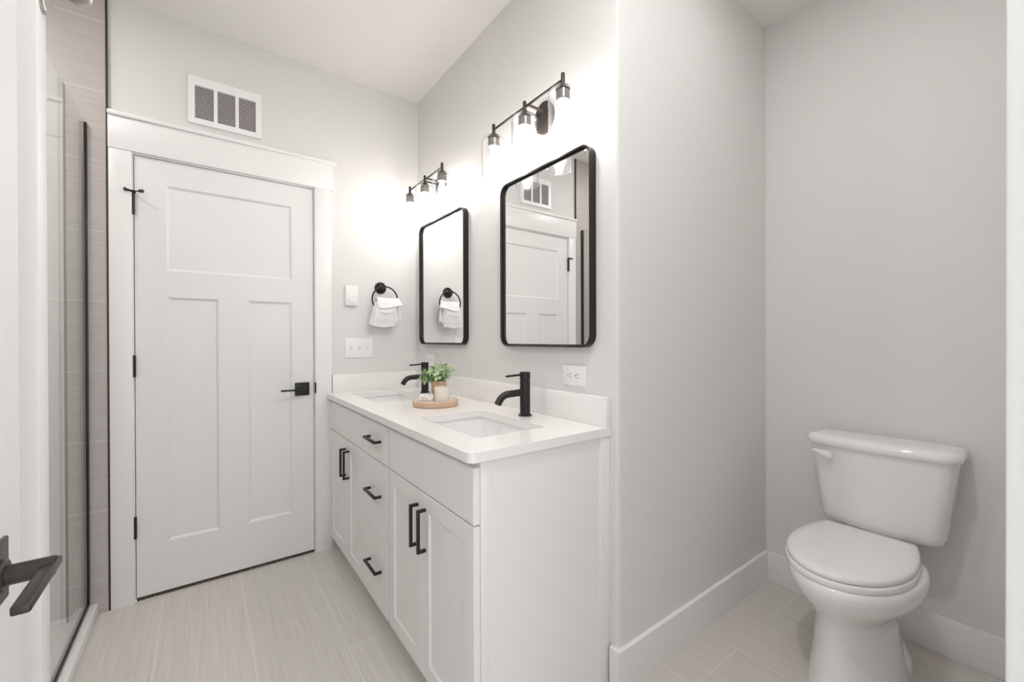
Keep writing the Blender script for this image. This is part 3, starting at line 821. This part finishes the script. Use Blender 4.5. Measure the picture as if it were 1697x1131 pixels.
s = ring_loft(BM(), [egg(*q_, back=2.1) for q_ in secs])
# raised deck under the tank
ring_loft(s, [egg(.03, .27, hw, z, back=5) for hw, z in ((.07, .30), (.088, .38), (.095, .436), (.092, .446))])
obj('bowl', s, M['china'], to, None, 60)
# foot at the back of the base
s = ring_loft(BM(), [egg(.09, .44, .126, 0, back=2.2), egg(.09, .44, .126, .012, back=2.2), egg(.10, .43, .120, .04, back=2.2), egg(.12, .40, .10, .085, back=2.2)])
obj('foot', s, M['china'], to, None, 60)
def seatplan(Lb, Lf, hw, z, n=40):
    Lc = Lb + (Lf - Lb) * .46; a_ = (Lc - Lb) / .60
    out = []
    for k in range(n + 1):
        t_ = math.radians(-90 + 180 * k / n); out.append((Lc + (Lf - Lc) * math.cos(t_), hw * math.sin(t_)))
    m_ = 10
    tail = [(Lc - (Lc - Lb - .012) * k / m_, hw * math.sqrt(1 - ((Lc - Lb - .012) * k / m_ / a_) ** 2)) for k in range(1, m_ + 1)]
    tail += [(Lb + .004, tail[-1][1] - .003), (Lb, tail[-1][1] - .009)]
    out += tail + [(L, -y) for L, y in tail[::-1]]
    return [(XD - L, TYC + .006 + y, z) for L, y in out]
s = ring_loft(BM(), [seatplan(*q_) for q_ in ((.217, .676, .172, .4125), (.215, .680, .176, .417), (.215, .680, .176, .431), (.217, .677, .173, .4355))])
obj('seat', s, M['seat'], to, None, 60)
s = ring_loft(BM(), [seatplan(*q_) for q_ in ((.210, .672, .169, .4370), (.207, .677, .173, .4405), (.206, .6765, .1725, .453), (.209, .670, .167, .4585), (.230, .64, .14, .4605))])
obj('lid', s, M['seat'], to, None, 60)
for sy in (-.07, .07):
    obj('seat_hinge', box(BM(), XD - .235, XD - .195, TYC + sy - .02, TYC + sy + .02, .412, .456, .008, 3), M['seat'], to)
def tankplan(Lb, Lf, hw, z, rc, bow, n=7):
    pts = []
    # back edge, then rounded front corners with a bowed front
    rb = .018
    pts += [(Lb + rb, -hw), (Lb + rb * .3, -hw + rb * .3), (Lb, -hw + rb), (Lb, hw - rb), (Lb + rb * .3, hw - rb * .3), (Lb + rb, hw)]
    for k in range(n + 1):
        a = math.radians(90 - 90 * k / n); pts.append((Lf - rc + rc * math.cos(a), hw - rc + rc * math.sin(a)))
    m_ = 8
    for k in range(1, m_):
        y = lerp(hw - rc, -(hw - rc), k / m_); pts.append((Lf + bow * (1 - (y / (hw - rc)) ** 2), y))
    for k in range(n + 1):
        a = math.radians(0 - 90 * k / n); pts.append((Lf - rc + rc * math.cos(a), -(hw - rc) + rc * math.sin(a)))
    return [(XD - L, TYC + TK + y, z) for L, y in pts]
s = ring_loft(BM(), [tankplan(.03, .165, .162, .445, .05, .010), tankplan(.022, .176, .179, .456, .05, .012), tankplan(.020, .181, .186, .480, .05, .014), tankplan(.018, .200, .219, .765, .05, .016)])
obj('tank', s, M['china'], to, None, 50)
s = ring_loft(BM(), [tankplan(.014, .208, .2235, .760, .055, .016), tankplan(.012, .214, .228, .7645, .055, .016), tankplan(.012, .215, .229, .781, .055, .016), tankplan(.014, .211, .226, .791, .053, .016), tankplan(.020, .201, .217, .7975, .05, .015), tankplan(.04, .173, .19, .801, .045, .012)])
obj('tank_lid', s, M['china'], to, None, 60)
# trip lever at the left of the tank front
s = BM()
tl = []
fx = XD - .2135
for t_, y, z, ry, rz in ((0, .124, .7235, .001, .002), (0, .1255, .7235, .008, .009), (0, .130, .724, .014, .015), (0, .140, .7245, .020, .0185), (0, .154, .727, .015, .015), (0, .168, .732, .009, .010), (0, .188, .738, .007, .007), (0, .194, .740, .001, .001)):
    tl.append([(fx - .010 + .011 * math.cos(2 * PI * k / 16) * (1 if ry > .003 else .2) - .004, TYC + TK + y, z + rz * math.sin(2 * PI * k / 16)) for k in range(16)])
ring_loft(s, tl)
lathe(s, (fx + .012, TYC + TK + .140, .7245), [(.011, 0), (.011, -.022)], 16, 'x')
obj('flush_lever', s, M['seat'], to, None, 60)
